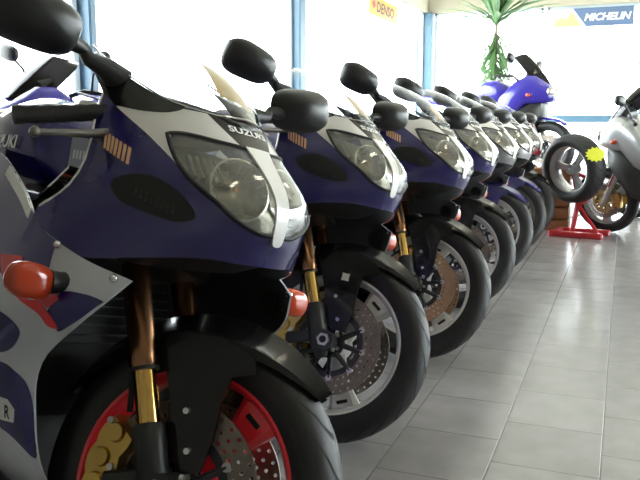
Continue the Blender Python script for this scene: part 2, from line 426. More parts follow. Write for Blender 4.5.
def make_sport():
    b = thing('sport_motorcycle', 'x', 'motorcycle')
    C = (0, 0, .30)
    # ---- front wheel
    mb = MB(ST); tyre_mesh(mb, C, .30, .060, .214); fw = mb.build('front_wheel', [M['rubber'], M['groove']], b)
    mb = MB(ST); rim_mesh(mb, C, .224, .045, 3, R(57)); mb.build('rim', [M['rimw'], M['inner']], fw, label='painted three-spoke cast rim')
    for sy in (-1, 1):
        mb = MB(ST); disc_mesh(mb, C, sy * .066, .106, .16)
        d = mb.build('brake_disc', M['disc'], fw, label='drilled steel brake disc')
    for sy in (-1, 1):
        mb = MB(ST); carrier_mesh(mb, C, sy * .064, .104); mb.build('disc_carrier', [M['dark'], M['alu']], fw, label='dark disc carrier with bright bolts')
    # ---- fork
    for sy in (-1, 1):
        L = lambda z: Vector((-.022 - .445 * (z - .30), sy * .105, z))
        mb = MB(ST); mb.tube([L(.492), L(.502), L(.527), L(.532), L(.95)], [.024, .0275, .0275, .0265, .0265], 20)
        fk = mb.build('fork_leg', M['bronze'], b, label='bronze upper fork tube')
        mb = MB(ST); mb.tube([L(.36), L(.50)], .0215, 20); mb.build('stanchion', M['stanch'], fk, label='gold fork stanchion')
        mb = MB(ST)
        mb.tube([L(.25), L(.275), L(.30), L(.34), L(.37), L(.395), L(.401)], [.016, .027, .033, .029, .030, .030, .026], 20)
        mb.tube([(0, sy * .075, .30), (0, sy * .135, .30)], .030, 20)
        mb.box((-.07, sy * .10, .30), (.12, .022, .036), Matrix.Rotation(R(-20), 4, 'Y'), .006)
        mb.tube([(0, sy * .134, .30), (0, sy * .142, .30)], .020, 6, 1); mb.tube([(0, sy * .136, .30), (0, sy * .1425, .30)], .011, 14, 2)
        for dz in (-.022, .03): mb.tube([(.028, sy * .118, .30 + dz), (.036, sy * .118, .30 + dz)], .007, 6, 1)
        mb.build('axle_clamp', [M['plastic'], M['alu'], M['inner']], fk)
        mb = MB(ST); mb.tube([L(.490), L(.496)], .0278, 20); mb.build('dust_seal', M['plastic'], fk)
        # caliper behind the leg
        mb = MB(ST); y0 = sy * .046; y1 = sy * .098
        def sect(t):
            bl = abs(math.sin(t * 3 * PI)) * .010
            return [(.112 - bl * .4, y0), (.172 + bl * .6, y0), (.178 + bl, (y0 + y1) / 2), (.170 + bl * .6, y1), (.114 - bl * .4, y1)]
        arc_strip(mb, C, sect, R(146), R(205), 24)
        for a in (152, 172, 190):
            p = Vector((.147 * math.cos(R(a)), sy * .098, .30 + .147 * math.sin(R(a)))); mb.tube([p, p + Vector((0, sy * .008, 0))], [.019, .016], 16, 0)
        for a, r in ((149, .170), (203, .170), (176, .120)):
            p = Vector((r * math.cos(R(a)), sy * .095, .30 + r * math.sin(R(a)))); mb.tube([p, p + Vector((0, sy * .011, 0))], .007, 6, 1)
        cal = mb.build('brake_caliper', [M['gold'], M['alu']], b, label='gold six-piston brake caliper')
        mb = MB(ST); mb.tube([(-.12, sy * .09, .41), (-.125, sy * .10, .46), (-.13, sy * .10, .52), (-.19, sy * .09, .62), (-.23, sy * .06, .72)], .006, 8)
        mb.build('brake_hose', M['inner'], cal)
    mb = MB(ST)
    for z in (.70, .905): mb.box((-.215 - .445 * (z - .72) + .02, 0, z), (.085, .27, .032), Matrix.Rotation(-RAKE, 4, 'Y'), .01)
    mb.build('triple_clamp', M['dark'], b)
    # ---- front mudguard
    mb = MB(ST)
    def fsect(t):
        a = R(36) + R(122) * t; tip = max(0, 1 - t / .35); tail = max(0, (t - .8) / .2)
        w = .076 - .052 * tip ** 2.2 - .02 * tail; drop = .052 * (1 - tip ** 1.5 * .80) * (1 - .5 * tail); ro = .319 - .003 * tip
        out = [(ro - drop, -w - .004), (ro - drop * .6, -w), (ro - .026, -w * .84), (ro - .010, -w * .42), (ro + .012, 0)]
        out = out + [(r, -y) for r, y in out[-2::-1]]
        return out + [(r - .003 if i not in (0, 8) else r, y * .955) for i, (r, y) in enumerate(out[::-1])]
    arc_strip(mb, C, fsect, R(46), R(158), 36)
    fd = mb.build('front_mudguard', M['black'], b, ang=40)
    for sy in (-1, 1):
        mb = MB(ST)
        pts = [(-.095, .545), (-.085, .575), (.02, .585), (.09, .565), (.105, .535), (.06, .52), (.052, .475), (.054, .40), (.046, .338), (.004, .335), (-.036, .37), (-.05, .45)]
        mb.prism(pts, sy * .078, sy * .0845); mb.build('fork_guard', M['black'], fd, ang=20)
        for (x, z) in ((-.010, .44), (.013, .372)):
            mb = MB(ST); mb.tube([(x, sy * .083, z), (x, sy * .090, z)], [.009, .006], 12); mb.build('guard_bolt', M['chrome'], fd, label='bright guard bolt')
        mb = MB(ST); mb.prism([(.004 + (.017 if k % 2 else .011) * math.cos(PI * k / 4), .505 + (.017 if k % 2 else .011) * math.sin(PI * k / 4)) for k in range(8)], sy * .0843, sy * .0852); mb.build('guard_sticker', M['letter'], fd, label='small pale sticker on the guard')
    # ---- upper fairing
    LENS = [(3.03, 1.10, 1), (2.6, .97), (1.8, 1.0), (.9, 1.02), (0, 1.04, 1), (0, 2.97, 1), (.5, 2.97), (.95, 2.91), (1.6, 2.67), (2.29, 2.28), (2.66, 1.98), (2.9, 1.6)]
    lp = smooth_poly(LENS)
    mb = MB(); REAR = [(5.8, 0), (5.3, .45), (4.92, .86), (5.02, 1.1), (5.17, 1.43), (5.27, 1.75), (5.31, 2.14), (5.25, 2.45), (5.24, 2.75), (5.4, 2.95), (5.67, 3.12), (6, 3.3)]
    shell(mb, COWL, [(0, 0), *REAR, (6, 4), (0, 4)], 0, .004, step=.1, mi=1, holes=[lp], smooth=False)
    cw = mb.build('upper_fairing', [M['blue'], M['inner']], b, ang=60)
    for sd in (-1, 1):
        mb = MB(); mb.tube(edge_line(COWL, REAR[2:], -.001, sd), .0028, 8); mb.build('edge_highlight', M['white'], cw, label='thin white highlight line drawn along the fairing edge')  # white tube draws the highlight on the fairing's rear edge
    mb = MB(); shell(mb, COWL, [(4.45, 1.06, 1), (4.0, .82), (3.54, .62), (3.1, .30), (2.7, .06, 1), (1.74, .0, 1), (1.14, .58, 1), (.70, 1.0, 1), (1.8, .98), (2.6, .95), (3.05, 1.08, 1), (2.93, 1.6), (2.72, 1.95, 1), (3.0, 1.63), (3.45, 1.36), (4.02, 1.2)], .0015, .003)
    shell(mb, COWL, [(.0, 3.0, 1), (.5, 3.0), (.95, 2.95), (1.6, 2.71), (1.9, 2.55, 1), (1.55, 2.85), (1.0, 3.12), (.5, 3.2), (0, 3.2, 1)], .0015, .003, sides=())
    mb.build('white_panel', M['white'], cw, ang=60, label='white panel wrapping the headlight')
    mb = MB(); shell(mb, COWL, [(0, 0, 1), (1.74, 0, 1), (1.14, .55, 1), (.70, 1.0, 1), (0, 1.0, 1)], .0018, .003, smooth=False)
    mb.build('nose_panel', M['black'], cw, ang=60, label='black nose panel')
    mb = MB()
    def on_nose(x, y):       # signed lateral position to the shell
        u = abs(x) / .047; p = spoint(COWL, u, .42 - y / .066 * 1.0, .003)
        return (p.x, math.copysign(p.y, x) if abs(x) > 1e-6 else 0, p.z)
    word(mb, 'SUZUKI', lambda x, y: on_nose(x, y), .088, .0165, bold=.03)
    mb.build('nose_lettering', M['letter'], cw, label='white maker lettering above the headlight')
    for sd in (-1, 1):
      mb = MB(); shell(mb, COWL, [(5.85, 0, 1), (5.32, .48, 1), (4.94, .87, 1), (4.41, 1.04, 1), (3.79, .88), (3.14, .46), (2.65, .08, 1), (2.6, 0, 1)], .003, .004, (sd,))
      mb.build('cockpit_trim', M['black'], cw, ang=60, label='black band below the windscreen')
    V = [(4.08, 2.55), (3.95, 2.35), (3.67, 2.2), (3.28, 2.14), (2.89, 2.27), (2.63, 2.48), (2.41, 2.80), (2.67, 2.97), (3.06, 2.95), (3.42, 2.9), (3.79, 2.82)]
    for sd in (-1, 1):
        mb = MB(); shell(mb, COWL, V, .0016, .003, (sd,))
        for k in range(8):
            for q in range(3):
                p = spoint(COWL, 3.55 - .10 * k, 2.47 + .07 * q + .025 * k, .0018)
                mb.ell((p.x, p.y * sd, p.z), (.0022, .0022, .0022), None, 8, 6, 1, 1)
        mb.build('air_intake', [M['inner'], M['plastic']], cw, ang=60, label='black oval air intake')
        mb = MB()
        for k in range(7):
            u0 = 4.72 - .13 * k; q = .045 * k
            shell(mb, COWL, [(u0, 1.56 + q * .6, 1), (u0 - .075, 1.575 + q * .6, 1), (u0 - .02 - .07, 1.86 + q * .75, 1), (u0 - .02, 1.85 + q * .75, 1)], .0016, .002, (sd,), smooth=False)
        mb.build('fairing_decal', M['decal'], cw, label='orange striped decal')
    # ---- headlight
    mb = MB(); shell(mb, COWL, LENS, .002, .0025); hl = mb.build('headlight', M['lens'], b, ang=60, label='clear headlight lens')
    for sd in (-1, 1):
        mb = MB(); n = len(lp); k0 = [k for k in range(n) if lp[k][0] <= .02 and lp[(k + 1) % n][0] > .02][0]
        run = [lp[(k0 + 1 + k) % n] for k in range(n)]; run = [p for p in run if p[0] > .02]
        mb.tube([(lambda q: (q.x, q.y * sd, q.z))(spoint(COWL, u, v, .001)) for u, v in run], .0042, 6)
        mb.build('lens_gasket', M['inner'], hl)
    mb = MB(); shell(mb, COWL, LENS, -.035, .003, step=.25)
    for sd in (-1, 1):      # stepped facets of the outer reflector
        for k in range(6):
            u = 1.75 + .17 * k; p = spoint(COWL, u, 1.75, -.026); q = spoint(COWL, u, 1.25, -.028)
            mb.tube([(p.x, p.y * sd, p.z), (q.x, q.y * sd, q.z)], .006, 6)
    mb.build('reflector', M['reflector'], hl, ang=25)
    for sd in (-1, 1):
        mb = MB(); c = Vector((.078, .054 * sd, .862)); ax = Vector((.80, .20 * sd, .30)).normalized()
        mb.lathe([(.056, .012), (.060, .010), (.050, -.020), (.030, -.040), (.010, -.046), (.010, -.050), (.034, -.045), (.056, -.022)], c, ax, 36)
        for k in range(18):
            a = 2 * PI * k / 18; e1 = ax.cross(Vector((0, 0, 1))).normalized(); e2 = ax.cross(e1); d = e1 * math.cos(a) + e2 * math.sin(a)
            mb.tube([c + ax * -.034 + d * .026, c + ax * .006 + d * .054], .0022, 5)
        mb.build('reflector_bowl', M['bowl'], hl, ang=30)
    for sd in (-1, 1):
        mb = MB(); mb.tube([(.045, .05 * sd, .85), (.075, .056 * sd, .862), (.08, .058 * sd, .864)], [.009, .009, .004], 10)
        mb.build('bulb', M['bulb'], hl)
    mb = MB(); shell(mb, COWL, [(0, 1.0, 1), (.55, 1.0, 1), (.42, 1.4), (.33, 2.0), (.28, 2.6), (.26, 3.0), (.18, 3.2), (0, 3.25, 1)], .0055, .004); mb.build('nose_spine', M['white'], cw, ang=60, label='white strip down the middle of the nose')  # glare on the headlight, put in as a white strip over the lens
    # ---- windscreen
    mb = MB(); shell(mb, SCREEN, [(0, 0, 1), (3, 0, 1), (3, 4, 1), (0, 4, 1)], .004, .003, step=.25, smooth=False); ws = mb.build('windscreen', M['screen'], b, ang=60, label='clear windscreen')
    mb = MB()
    for sd in (-1, 1): mb.tube(edge_line(SCREEN, [(0, .01)] + [(3 * k / 6, .01) for k in range(1, 7)] + [(3, 4 * k / 12) for k in range(1, 13)], .003, sd), .0022, 6)
    mb.build('screen_edging', M['chrome'], ws, label='bright edge of the windscreen')
    # ---- cockpit behind the screen
    mb = MB(); mb.body([(-.24, .08, .93, 1.02, .6), (-.20, .115, .95, 1.045, .6), (-.13, .10, .955, 1.03, .6), (-.10, .06, .96, 1.0, .6)], 20)
    for (y, r) in ((-.03, .04), (.05, .032)): mb.lathe([(.001, .004), (r, .004), (r, -.02), (.001, -.02)], (-.235, y, .985), (-.8, 0, .45), 24, 1)
    mb.build('instrument_cluster', [M['plastic'], M['dark']], b)
    # ---- inner cowl, radiator
    mb = MB(); mb.body([(.06, .08, .74, .775, .5), (-.02, .15, .725, .80, .5), (-.12, .2, .70, .86, .5), (-.17, .21, .70, .9, .5)], 24); mb.build('inner_cowl', M['inner'], b)
    mb = MB(); mb.box((-.345, 0, .53), (.05, .40, .34), Matrix.Rotation(R(-8), 4, 'Y'), .01)
    for k in range(14): mb.box((-.318, 0, .39 + .02 * k), (.006, .36, .004), None, 0, 1)
    mb.box((-.375, 0, .30), (.03, .40, .30), Matrix.Rotation(R(-8), 4, 'Y'), .01)
    mb.build('radiator', [M['inner'], M['dark']], b)
    # ---- side fairings
    for sd in (-1, 1):
        mb = MB(); shell(mb, SIDE, [(0, 0, 1), (5, 0, 1), (5, 5, 1), (0, 5, 1)], 0, .004, sides=(sd,), step=.2, mi=1, smooth=False)
        sf = mb.build('side_fairing', [M['lower'], M['inner']], b, ang=60)
        mb = MB()
        shell(mb, SIDE, [(1.0, .62), (.45, .56), (.04, .60, 1), (.10, .85), (.17, 1.04), (.42, 1.33), (.8, 1.22), (1.16, 1.13), (1.12, .8)], .0015, .002, (sd,), step=.25)
        shell(mb, SIDE, [(5, 1.2, 1), (3.5, 1.2), (2.4, 1.25), (1.80, 1.35), (1.46, 1.54), (1.45, 1.82), (1.76, 1.97), (2.4, 1.95), (3.6, 1.8), (5, 1.7, 1)], .0015, .002, (sd,), step=.25)
        shell(mb, SIDE, [(5, 2.3, 1), (3, 2.2), (1.69, 2.13), (1.13, 2.24), (.48, 2.42), (.12, 2.7), (.02, 3.2), (.10, 3.72), (1.05, 3.5), (1.6, 3.4), (3, 3.3), (5, 3.3, 1)], .0015, .002, (sd,), step=.25)
        shell(mb, SIDE, [(1.56, 0, 1), (5, 0, 1), (5, .9, 1), (3.2, .85), (2.2, .72), (1.5, .45, 1)], .0015, .002, (sd,), step=.25)
        mb.build('blue_stripe', M['blue'], sf, ang=60, label='blue bands across the side fairing')
        mb = MB()
        shell(mb, SIDE, [(2.7, .60, 1), (2.15, .46, 1), (2.0, .62), (1.55, .86), (.56, 1.29, 1), (.95, 1.26), (1.35, 1.10), (1.9, .98), (2.4, .80)], .0025, .002, (sd,), step=.25)
        shell(mb, SIDE, [(1.5, .86, 1), (1.15, .72, 1), (1.05, .78, 1), (1.2, .98, 1)], .0025, .002, (sd,), smooth=False)
        mb.build('red_flash', M['red'], sf, ang=60, label='red flash beside the turn signal')
        mb = MB(); shell(mb, SIDE, [(2.05, 2.80, 1), (1.3, 2.80, 1), (1.02, 2.95, 1), (1.05, 3.2, 1), (2.05, 3.26, 1)], .0025, .002, (sd,), smooth=False)
        mb.build('fairing_badge', M['letter'], sf, label='pale badge with a letter R')
        mb = MB()
        def on_side(x, y, uu=1.25, vv=3.02, off=.0055):
            p = spoint(SIDE, uu + x * sd * 9, vv - y * 9, off); return (p.x, p.y * sd, p.z)
        word(mb, 'R', on_side, .022, .028, bold=.03)
        mb.build('badge_letter', M['inner'], sf)
        mb = MB(); word(mb, 'SUZUKI', lambda x, y: on_side(x, y, 3.3, 2.8, .004), .26, .05, bold=.03); mb.build('fairing_lettering', M['letter'], sf)
        for (u, v) in ((1.50, .0), (.28, .10)):
            mb = MB(); p = spoint(SIDE, u, max(v, .03), .001); mb.ell((p.x, p.y * sd, p.z), (.008, .008, .008), None, 12, 8); mb.build('fairing_screw', M['chrome'], sf, label='bright fairing screw')
        mb = MB(); shell(mb, SIDE, [(2.45, 0, 1), (3.7, 0, 1), (3.7, .09, 1), (2.45, .10, 1)], .004, .007, (sd,), smooth=False); mb.build('edge_trim', M['white'], sf, ang=60, label='pale strip along the top edge of the side fairing')
        mb = MB(); mb.rings([[(x, (y + dy) * sd, z + dz) for dy, dz in ((-.035, -.010), (.025, -.002), (.025, .004), (-.035, -.004))] for x, y, z in ((-.20, .205, .862), (-.25, .205, .83), (-.33, .195, .795), (-.40, .19, .79))]); mb.build('inner_trim', M['chrome'], sf, ang=60, label='bright ledge inside the fairing')
        # turn signal
        t = Vector((-.106, .318 * sd, .655)); mb = MB()
        mb.ell(t, (.024, .043, .032), Matrix.Rotation(R(-8), 4, 'X'), 20, 14, .8); ts = mb.build('turn_signal', M['amber'], b, label='amber turn signal lens')
        mb = MB(); mb.tube([t - Vector((0, .034 * sd, 0)), t - Vector((0, .055 * sd, 0)), t - Vector((.0, .075 * sd, 0))], [.022, .019, .026], 14); mb.build('stem', M['plastic'], ts)
        # mirror
        c = Vector((-.2, .34 * sd, 1.11)); ro = Matrix.Rotation(R(12 * sd), 4, 'Z') @ Matrix.Rotation(R(10 * sd), 4, 'X'); mb = MB(); rs = []
        for (x, s_) in ((-.032, .985), (-.028, 1.), (-.006, .985), (.02, .90), (.042, .70), (.055, .42), (.059, .12)):
            ring = []
            for k in range(28):
                a = 2 * PI * k / 28; f = lambda q: math.copysign(abs(q) ** .62, q)
                y = .086 * f(math.cos(a)); z = .052 * f(math.sin(a)) * (1 + .12 * (y / .086))
                ring.append(c + ro @ Vector((x, y * s_ * sd, z * s_)))
            rs.append(ring)
        mb.rings(rs); mi = mb.build('mirror', M['plastic'], b, ang=50)
        mb = MB(); mb.rings([[c + ro @ Vector((x, .079 * math.copysign(abs(math.cos(2 * PI * k / 28)) ** .62, math.cos(2 * PI * k / 28)) * sd, .044 * math.copysign(abs(math.sin(2 * PI * k / 28)) ** .62, math.sin(2 * PI * k / 28)))) for k in range(28)] for x in (-.0335, -.031)])
        mb.build('mirror_glass', M['mirror'], mi)
        mb = MB(); bs = Vector((-.20, .165 * sd, 1.055))
        mb.tube([bs - Vector((0, .012 * sd, .012)), bs + Vector((0, .025 * sd, .006)), bs + Vector((.004, .065 * sd, .012)), c + Vector((.0, -.10 * sd, -.028)), c + Vector((.01, -.065 * sd, -.024))], [.030, .021, .014, .013, .017], 12)
        mb.build('mirror_stalk', M['plastic'], mi)
        # handlebar
        g0 = STI @ Vector((-.175, -.15, .985)); g1 = STI @ Vector((-.226, -.325, .938)); fx = lambda p: Vector((p.x, -p.y * sd, p.z))
        e = (g1 - g0).normalized(); mb = MB(ST)
        mb.tube([fx(g0 - e * .06), fx(g0 + e * .04)], .012, 12, 1)
        mb.tube([fx(g0 + e * .03 + e * .0135 * k) for k in range(13)], [.0155 if k % 2 else .0172 for k in range(12)] + [.0145], 16)
        mb.tube([fx(g1 - e * .004), fx(g1 + e * .012), fx(g1 + e * .014)], [.0175, .0175, .008], 14)
        hb = mb.build('handlebar_grip', [M['grip'], M['dark']], b)
        l0 = STI @ Vector((-.15, -.155, .945)); l1 = STI @ Vector((-.140, -.335, .905)); mb = MB(ST)
        mb.tube([fx(l0), fx(l0.lerp(l1, .5)) + Vector((.008, 0, -.002)), fx(l1)], [.010, .008, .006], 10); mb.ell(fx(l1), (.010, .010, .010), None, 12, 8)
        mb.build('brake_lever' if sd < 0 else 'clutch_lever', M['lever'], hb, label='grey metal lever')
        mb = MB(ST); mb.box(fx(g0) + Vector((.01, 0, -.008)), (.045, .05, .045), None, .01); mb.build('switch_block', M['plastic'], hb)
        # frame rail and rear peg
        mb = MB(); mb.rings([[(x, (y + dy) * sd, z + dz) for dy, dz in ((-.014, -.035), (.014, -.035), (.018, .03), (-.010, .038))] for x, y, z in ((-.29, .09, .80), (-.38, .165, .78), (-.55, .19, .72), (-.75, .17, .62), (-.84, .15, .50))])
        mb.build('frame_rail', M['alu'], b, label='bare aluminium frame rail')
        mb = MB(); mb.rings([[(x, (y + dy) * sd, z + dz) for dy, dz in ((-.012, -.03), (.012, -.03), (.012, .03), (-.012, .03))] for x, y, z in ((-.83, .12, .43), (-1.1, .13, .38), (-1.43, .13, .315))])
        mb.build('swingarm', M['alu'], b)
        mb = MB(); mb.tube([(-.93, .16 * sd, .43), (-.93, .26 * sd, .44)], .012, 10); mb.box((-.90, .15 * sd, .44), (.12, .012, .10), None, .004); mb.build('footpeg', M['dark'], b)
    # ---- tank, seat, tail
    mb = MB(); mb.body([(-.36, .06, .84, .90, .7), (-.40, .145, .80, .965, .65), (-.47, .175, .80, 1.015, .62), (-.57, .185, .80, 1.04, .62), (-.68, .175, .80, 1.03, .62), (-.77, .14, .80, .985, .65), (-.84, .11, .80, .90, .7), (-.87, .08, .80, .85, .8)], 32)
    tk = mb.build('fuel_tank', M['blue'], b, ang=60)
    mb = MB(); mb.lathe([(.001, .012), (.035, .012), (.04, 0), (.001, 0)], (-.56, 0, 1.036), (0, 0, 1), 24); mb.build('filler_cap', M['alu'], tk)
    for sd in (-1, 1):
        mb = MB()
        def on_tank(x, y):
            X = -.60 - x * sd; Z = .915 + y

            # superellipse section width at this height
            h = (1.035 - .80) / 2; t = min(1, abs((Z - .9175) / h)); wy = .186 * (1 - t ** (2 / .62)) ** (.62 / 2)
            return (X, (wy + .0015) * sd, Z)
        word(mb, 'SUZUKI', on_tank, .15, .030, bold=.03, shear=.2)
        mb.build('tank_lettering', M['letter'], tk, label='white maker lettering on the tank')
    mb = MB(); mb.body([(-.82, .09, .79, .85, .6), (-.9, .13, .78, .83, .55), (-1.05, .15, .78, .835, .5), (-1.14, .13, .79, .86, .55), (-1.17, .10, .80, .88, .6)], 24); mb.build('seat', M['seat'], b)
    mb = MB(); mb.body([(-.95, .12, .70, .78, .6), (-1.12, .15, .74, .84, .6), (-1.22, .15, .80, .94, .6), (-1.40, .125, .85, .985, .6), (-1.56, .08, .89, .985, .6), (-1.64, .04, .92, .965, .6)], 24)
    tl = mb.build('tail_cowl', M['blue'], b, ang=60)
    mb = MB(); mb.ell((-1.62, 0, .925), (.03, .06, .025), None, 16, 10, .7); mb.build('tail_lamp', M['red'], tl)
    mb = MB(); mb.box((-1.60, 0, .80), (.03, .14, .20), Matrix.Rotation(R(25), 4, 'Y'), .01); mb.build('number_plate_holder', M['plastic'], b)
    # ---- rear wheel, engine, exhaust
    CR = (-1.40, 0, .315)
    mb = MB(); tyre_mesh(mb, CR, .315, .09, .214, False); rw = mb.build('rear_wheel', [M['rubber']], b)
    mb = MB(); rim_mesh(mb, CR, .224, .072, 3, .4); mb.build('rim', [M['rimw'], M['inner']], rw)
    mb = MB(); disc_mesh(mb, CR, -.10, .07, .11, na=28, nr=2); mb.build('brake_disc', M['disc'], rw)
    mb = MB(); mb.body([(-.40, .14, .40, .72, .4), (-.48, .19, .28, .77, .4), (-.66, .20, .24, .76, .4), (-.82, .19, .28, .62, .4), (-.90, .14, .34, .55, .4)], 24); mb.build('engine', M['dark'], b)
    mb = MB(); mb.tube([(-.42, -.05, .34), (-.48, -.07, .2), (-.7, -.10, .17), (-.95, -.16, .26), (-1.02, -.18, .34)], .024, 14)
    mb.tube([(-1.02, -.18, .34), (-1.06, -.185, .38), (-1.42, -.20, .56), (-1.50, -.20, .60), (-1.505, -.2, .603)], [.03, .058, .06, .05, .03], 20); mb.build('exhaust', M['alu'], b)
    mb = MB(); mb.tube([(-.80, .14, .22), (-.83, .20, .10), (-.84, .215, .065)], .010, 10); mb.box((-.845, .218, .060), (.05, .03, .008), Matrix.Rotation(R(-12), 4, 'X'), .002); mb.build('side_stand', M['dark'], b)
    return b
SKY, EXPO = 7.0, 1.1
# ------------------------------------------------------------------ a second model: upright road motorcycle with a half fairing
def make_road():
    b = thing('road_motorcycle', 'x', 'motorcycle'); C = (0, 0, .30)
    mb = MB(); tyre_mesh(mb, C, .30, .058, .214, False); fw = mb.build('front_wheel', M['rubber'], b)
    mb = MB(); rim_mesh(mb, C, .224, .043, 3, .5, False); mb.build('rim', M['silver'], fw)
    for sy in (-1, 1):
        mb = MB(); disc_mesh(mb, C, sy * .066, .10, .155, na=30, nr=2); mb.build('brake_disc', M['disc'], fw)
    mb = MB()
    for sy in (-1, 1): carrier_mesh(mb, C, sy * .063, .10)
    mb.build('disc_carrier', [M['gold'], M['alu']], fw, label='gold disc carrier')
    for sy in (-1, 1):
        L = lambda z: Vector((-.02 - .445 * (z - .30), sy * .10, z))
        mb = MB(); mb.tube([L(.27), L(.30), L(.52), L(.56)], [.02, .027, .027, .029], 14)
        fk = mb.build('fork_leg', M['alu'], b, label='bright fork leg'); mb = MB(); mb.tube([L(.54), L(1.0)], .021, 14); mb.build('stanchion', M['chrome'], fk)
        mb = MB(); p = L(.56); mb.box(p + Vector((.03, sy * .025, -.05)), (.008, .03, .13), Matrix.Rotation(-RAKE, 4, 'Y'), .003); mb.build('fork_reflector', M['amber'], fk, label='orange reflector on the fork')
        mb = MB(); arc_strip(mb, C, lambda t: [(.12, sy * .05), (.175, sy * .05), (.18, sy * .075), (.17, sy * .092), (.12, sy * .092)], R(148), R(196), 12); mb.build('brake_caliper', M['gold'], b)
        mb = MB(); mb.tube([(-.32, sy * .10, 1.02), (-.33, sy * .22, 1.06), (-.40, sy * .33, 1.05), (-.45, sy * .40, 1.04)], .0125, 10); e = Vector((-.41, sy * .34, 1.05)); mb.tube([e, Vector((-.455, sy * .41, 1.038))], .017, 12)
        hb = mb.build('handlebar', M['plastic'], b); mb = MB(); mb.tube([(-.30, sy * .2, 1.05), (-.33, sy * .39, 1.02)], .007, 8); mb.build('lever', M['alu'], hb)
        c = Vector((-.30, sy * .36, 1.23)); mb = MB(); mb.ell(c, (.03, .07, .045), Matrix.Rotation(R(12 * sy), 4, 'X'), 18, 12, .75); mi = mb.build('mirror', M['plastic'], b)
        mb = MB(); mb.tube([(-.35, sy * .25, 1.065), (-.33, sy * .28, 1.15), (-.305, sy * .33, 1.20)], .007, 8); mb.build('mirror_stalk', M['dark'], mi)
        t = Vector((-.16, sy * .19, .86)); mb = MB(); mb.ell(t, (.025, .03, .022), None, 14, 10, .8); mb.tube([t, t - Vector((0, .09 * sy, 0))], .010, 8, 1); mb.build('turn_signal', [M['amber'], M['plastic']], b)
    mb = MB()
    for z in (.70, .98): mb.box((-.20 - .445 * (z - .70), 0, z), (.08, .25, .03), None, .008)
    mb.build('triple_clamp', M['dark'], b)
    mb = MB(); arc_strip(mb, C, lambda t: [(.315, -.065), (.335, -.05), (.342, 0), (.335, .05), (.315, .065), (.33, .045), (.336, 0), (.33, -.045)], R(50), R(165), 20); mb.build('front_mudguard', M['blue'], b)
    mb = MB(); mb.body([(.06, .03, .84, .88, .8), (.04, .09, .80, .93, .7), (-.03, .14, .78, 1.00, .65), (-.12, .18, .76, 1.07, .6), (-.2, .2, .76, 1.09, .6), (-.34, .23, .60, 1.02, .6), (-.46, .24, .55, .90, .6), (-.5, .22, .56, .86, .6)], 28)
    ff = mb.build('half_fairing', M['blue'], b, ang=60)
    mb = MB()
    for sd in (-1, 1): mb.ell((.028, .06 * sd, .90), (.035, .055, .045), Matrix.Rotation(R(20 * sd), 4, 'Z'), 20, 12, .8)
    mb.build('headlight', M['bowl'], b, label='twin headlights')
    mb = MB(); mb.body([(-.05, .10, .62, .82, .6), (-.16, .17, .50, .80, .6), (-.30, .22, .36, .72, .6), (-.45, .23, .28, .66, .6), (-.60, .20, .24, .50, .6)], 24); mb.build('lower_fairing', M['plastic'], b, ang=60)
    mb = MB(); rs = []
    for (x, z, w) in ((-.01, 1.0, .10), (-.07, 1.08, .14), (-.15, 1.18, .155), (-.24, 1.27, .14), (-.29, 1.31, .10)):
        ring = [(x - .10 * (abs(k) / 6) ** 2, w * k / 6, z - .035 * (abs(k) / 6) ** 2) for k in range(-6, 7)]
        rs.append(ring + [(p[0] - .004, p[1] * .985, p[2] - .003) for p in ring[::-1]])
    mb.rings(rs); mb.build('windscreen', M['tint'], b, ang=60, label='tinted windscreen')
    mb = MB(); mb.body([(-.24, .12, .95, 1.10, .6), (-.20, .13, .97, 1.14, .6), (-.14, .11, 1.0, 1.1, .6)], 18); mb.build('instrument_cluster', M['plastic'], b)
    mb = MB(); mb.body([(-.40, .08, .82, .90, .7), (-.45, .15, .80, .98, .62), (-.55, .175, .80, 1.04, .6), (-.68, .17, .80, 1.04, .6), (-.80, .13, .80, .95, .62), (-.88, .09, .80, .87, .8)], 28); tk = mb.build('fuel_tank', M['blue'], b, ang=60)
    mb = MB(); mb.lathe([(.001, .012), (.04, .012), (.045, 0), (.001, 0)], (-.58, 0, 1.042), (0, 0, 1), 20); mb.build('filler_cap', M['alu'], tk)
    mb = MB(); mb.body([(-.83, .09, .79, .86, .6), (-.95, .14, .78, .84, .5), (-1.1, .15, .79, .86, .5), (-1.15, .13, .84, .92, .5), (-1.45, .12, .87, .95, .5), (-1.5, .08, .88, .93, .6)], 22); mb.build('seat', M['seat'], b)
    mb = MB(); mb.body([(-1.0, .13, .70, .78, .6), (-1.2, .15, .76, .87, .6), (-1.45, .12, .80, .90, .6), (-1.62, .05, .86, .92, .6)], 22); tl = mb.build('tail_cowl', M['blue'], b, ang=60)
    mb = MB(); mb.ell((-1.61, 0, .885), (.03, .06, .03), None, 14, 8, .7); mb.build('tail_lamp', M['red'], tl)
    CR = (-1.43, 0, .31)
    mb = MB(); tyre_mesh(mb, CR, .31, .08, .214, False); rw = mb.build('rear_wheel', M['rubber'], b); mb = MB(); rim_mesh(mb, CR, .224, .062, 3, .4, False); mb.build('rim', M['silver'], rw)
    mb = MB(); mb.body([(-.38, .13, .36, .70, .4), (-.48, .19, .26, .76, .4), (-.68, .2, .22, .76, .4), (-.85, .18, .28, .60, .4), (-.92, .14, .34, .55, .4)], 22)
    mb.build('engine', M['dark'], b)
    mb = MB(); mb.box((-.34, 0, .55), (.05, .34, .26), None, .01); mb.build('radiator', M['inner'], b)
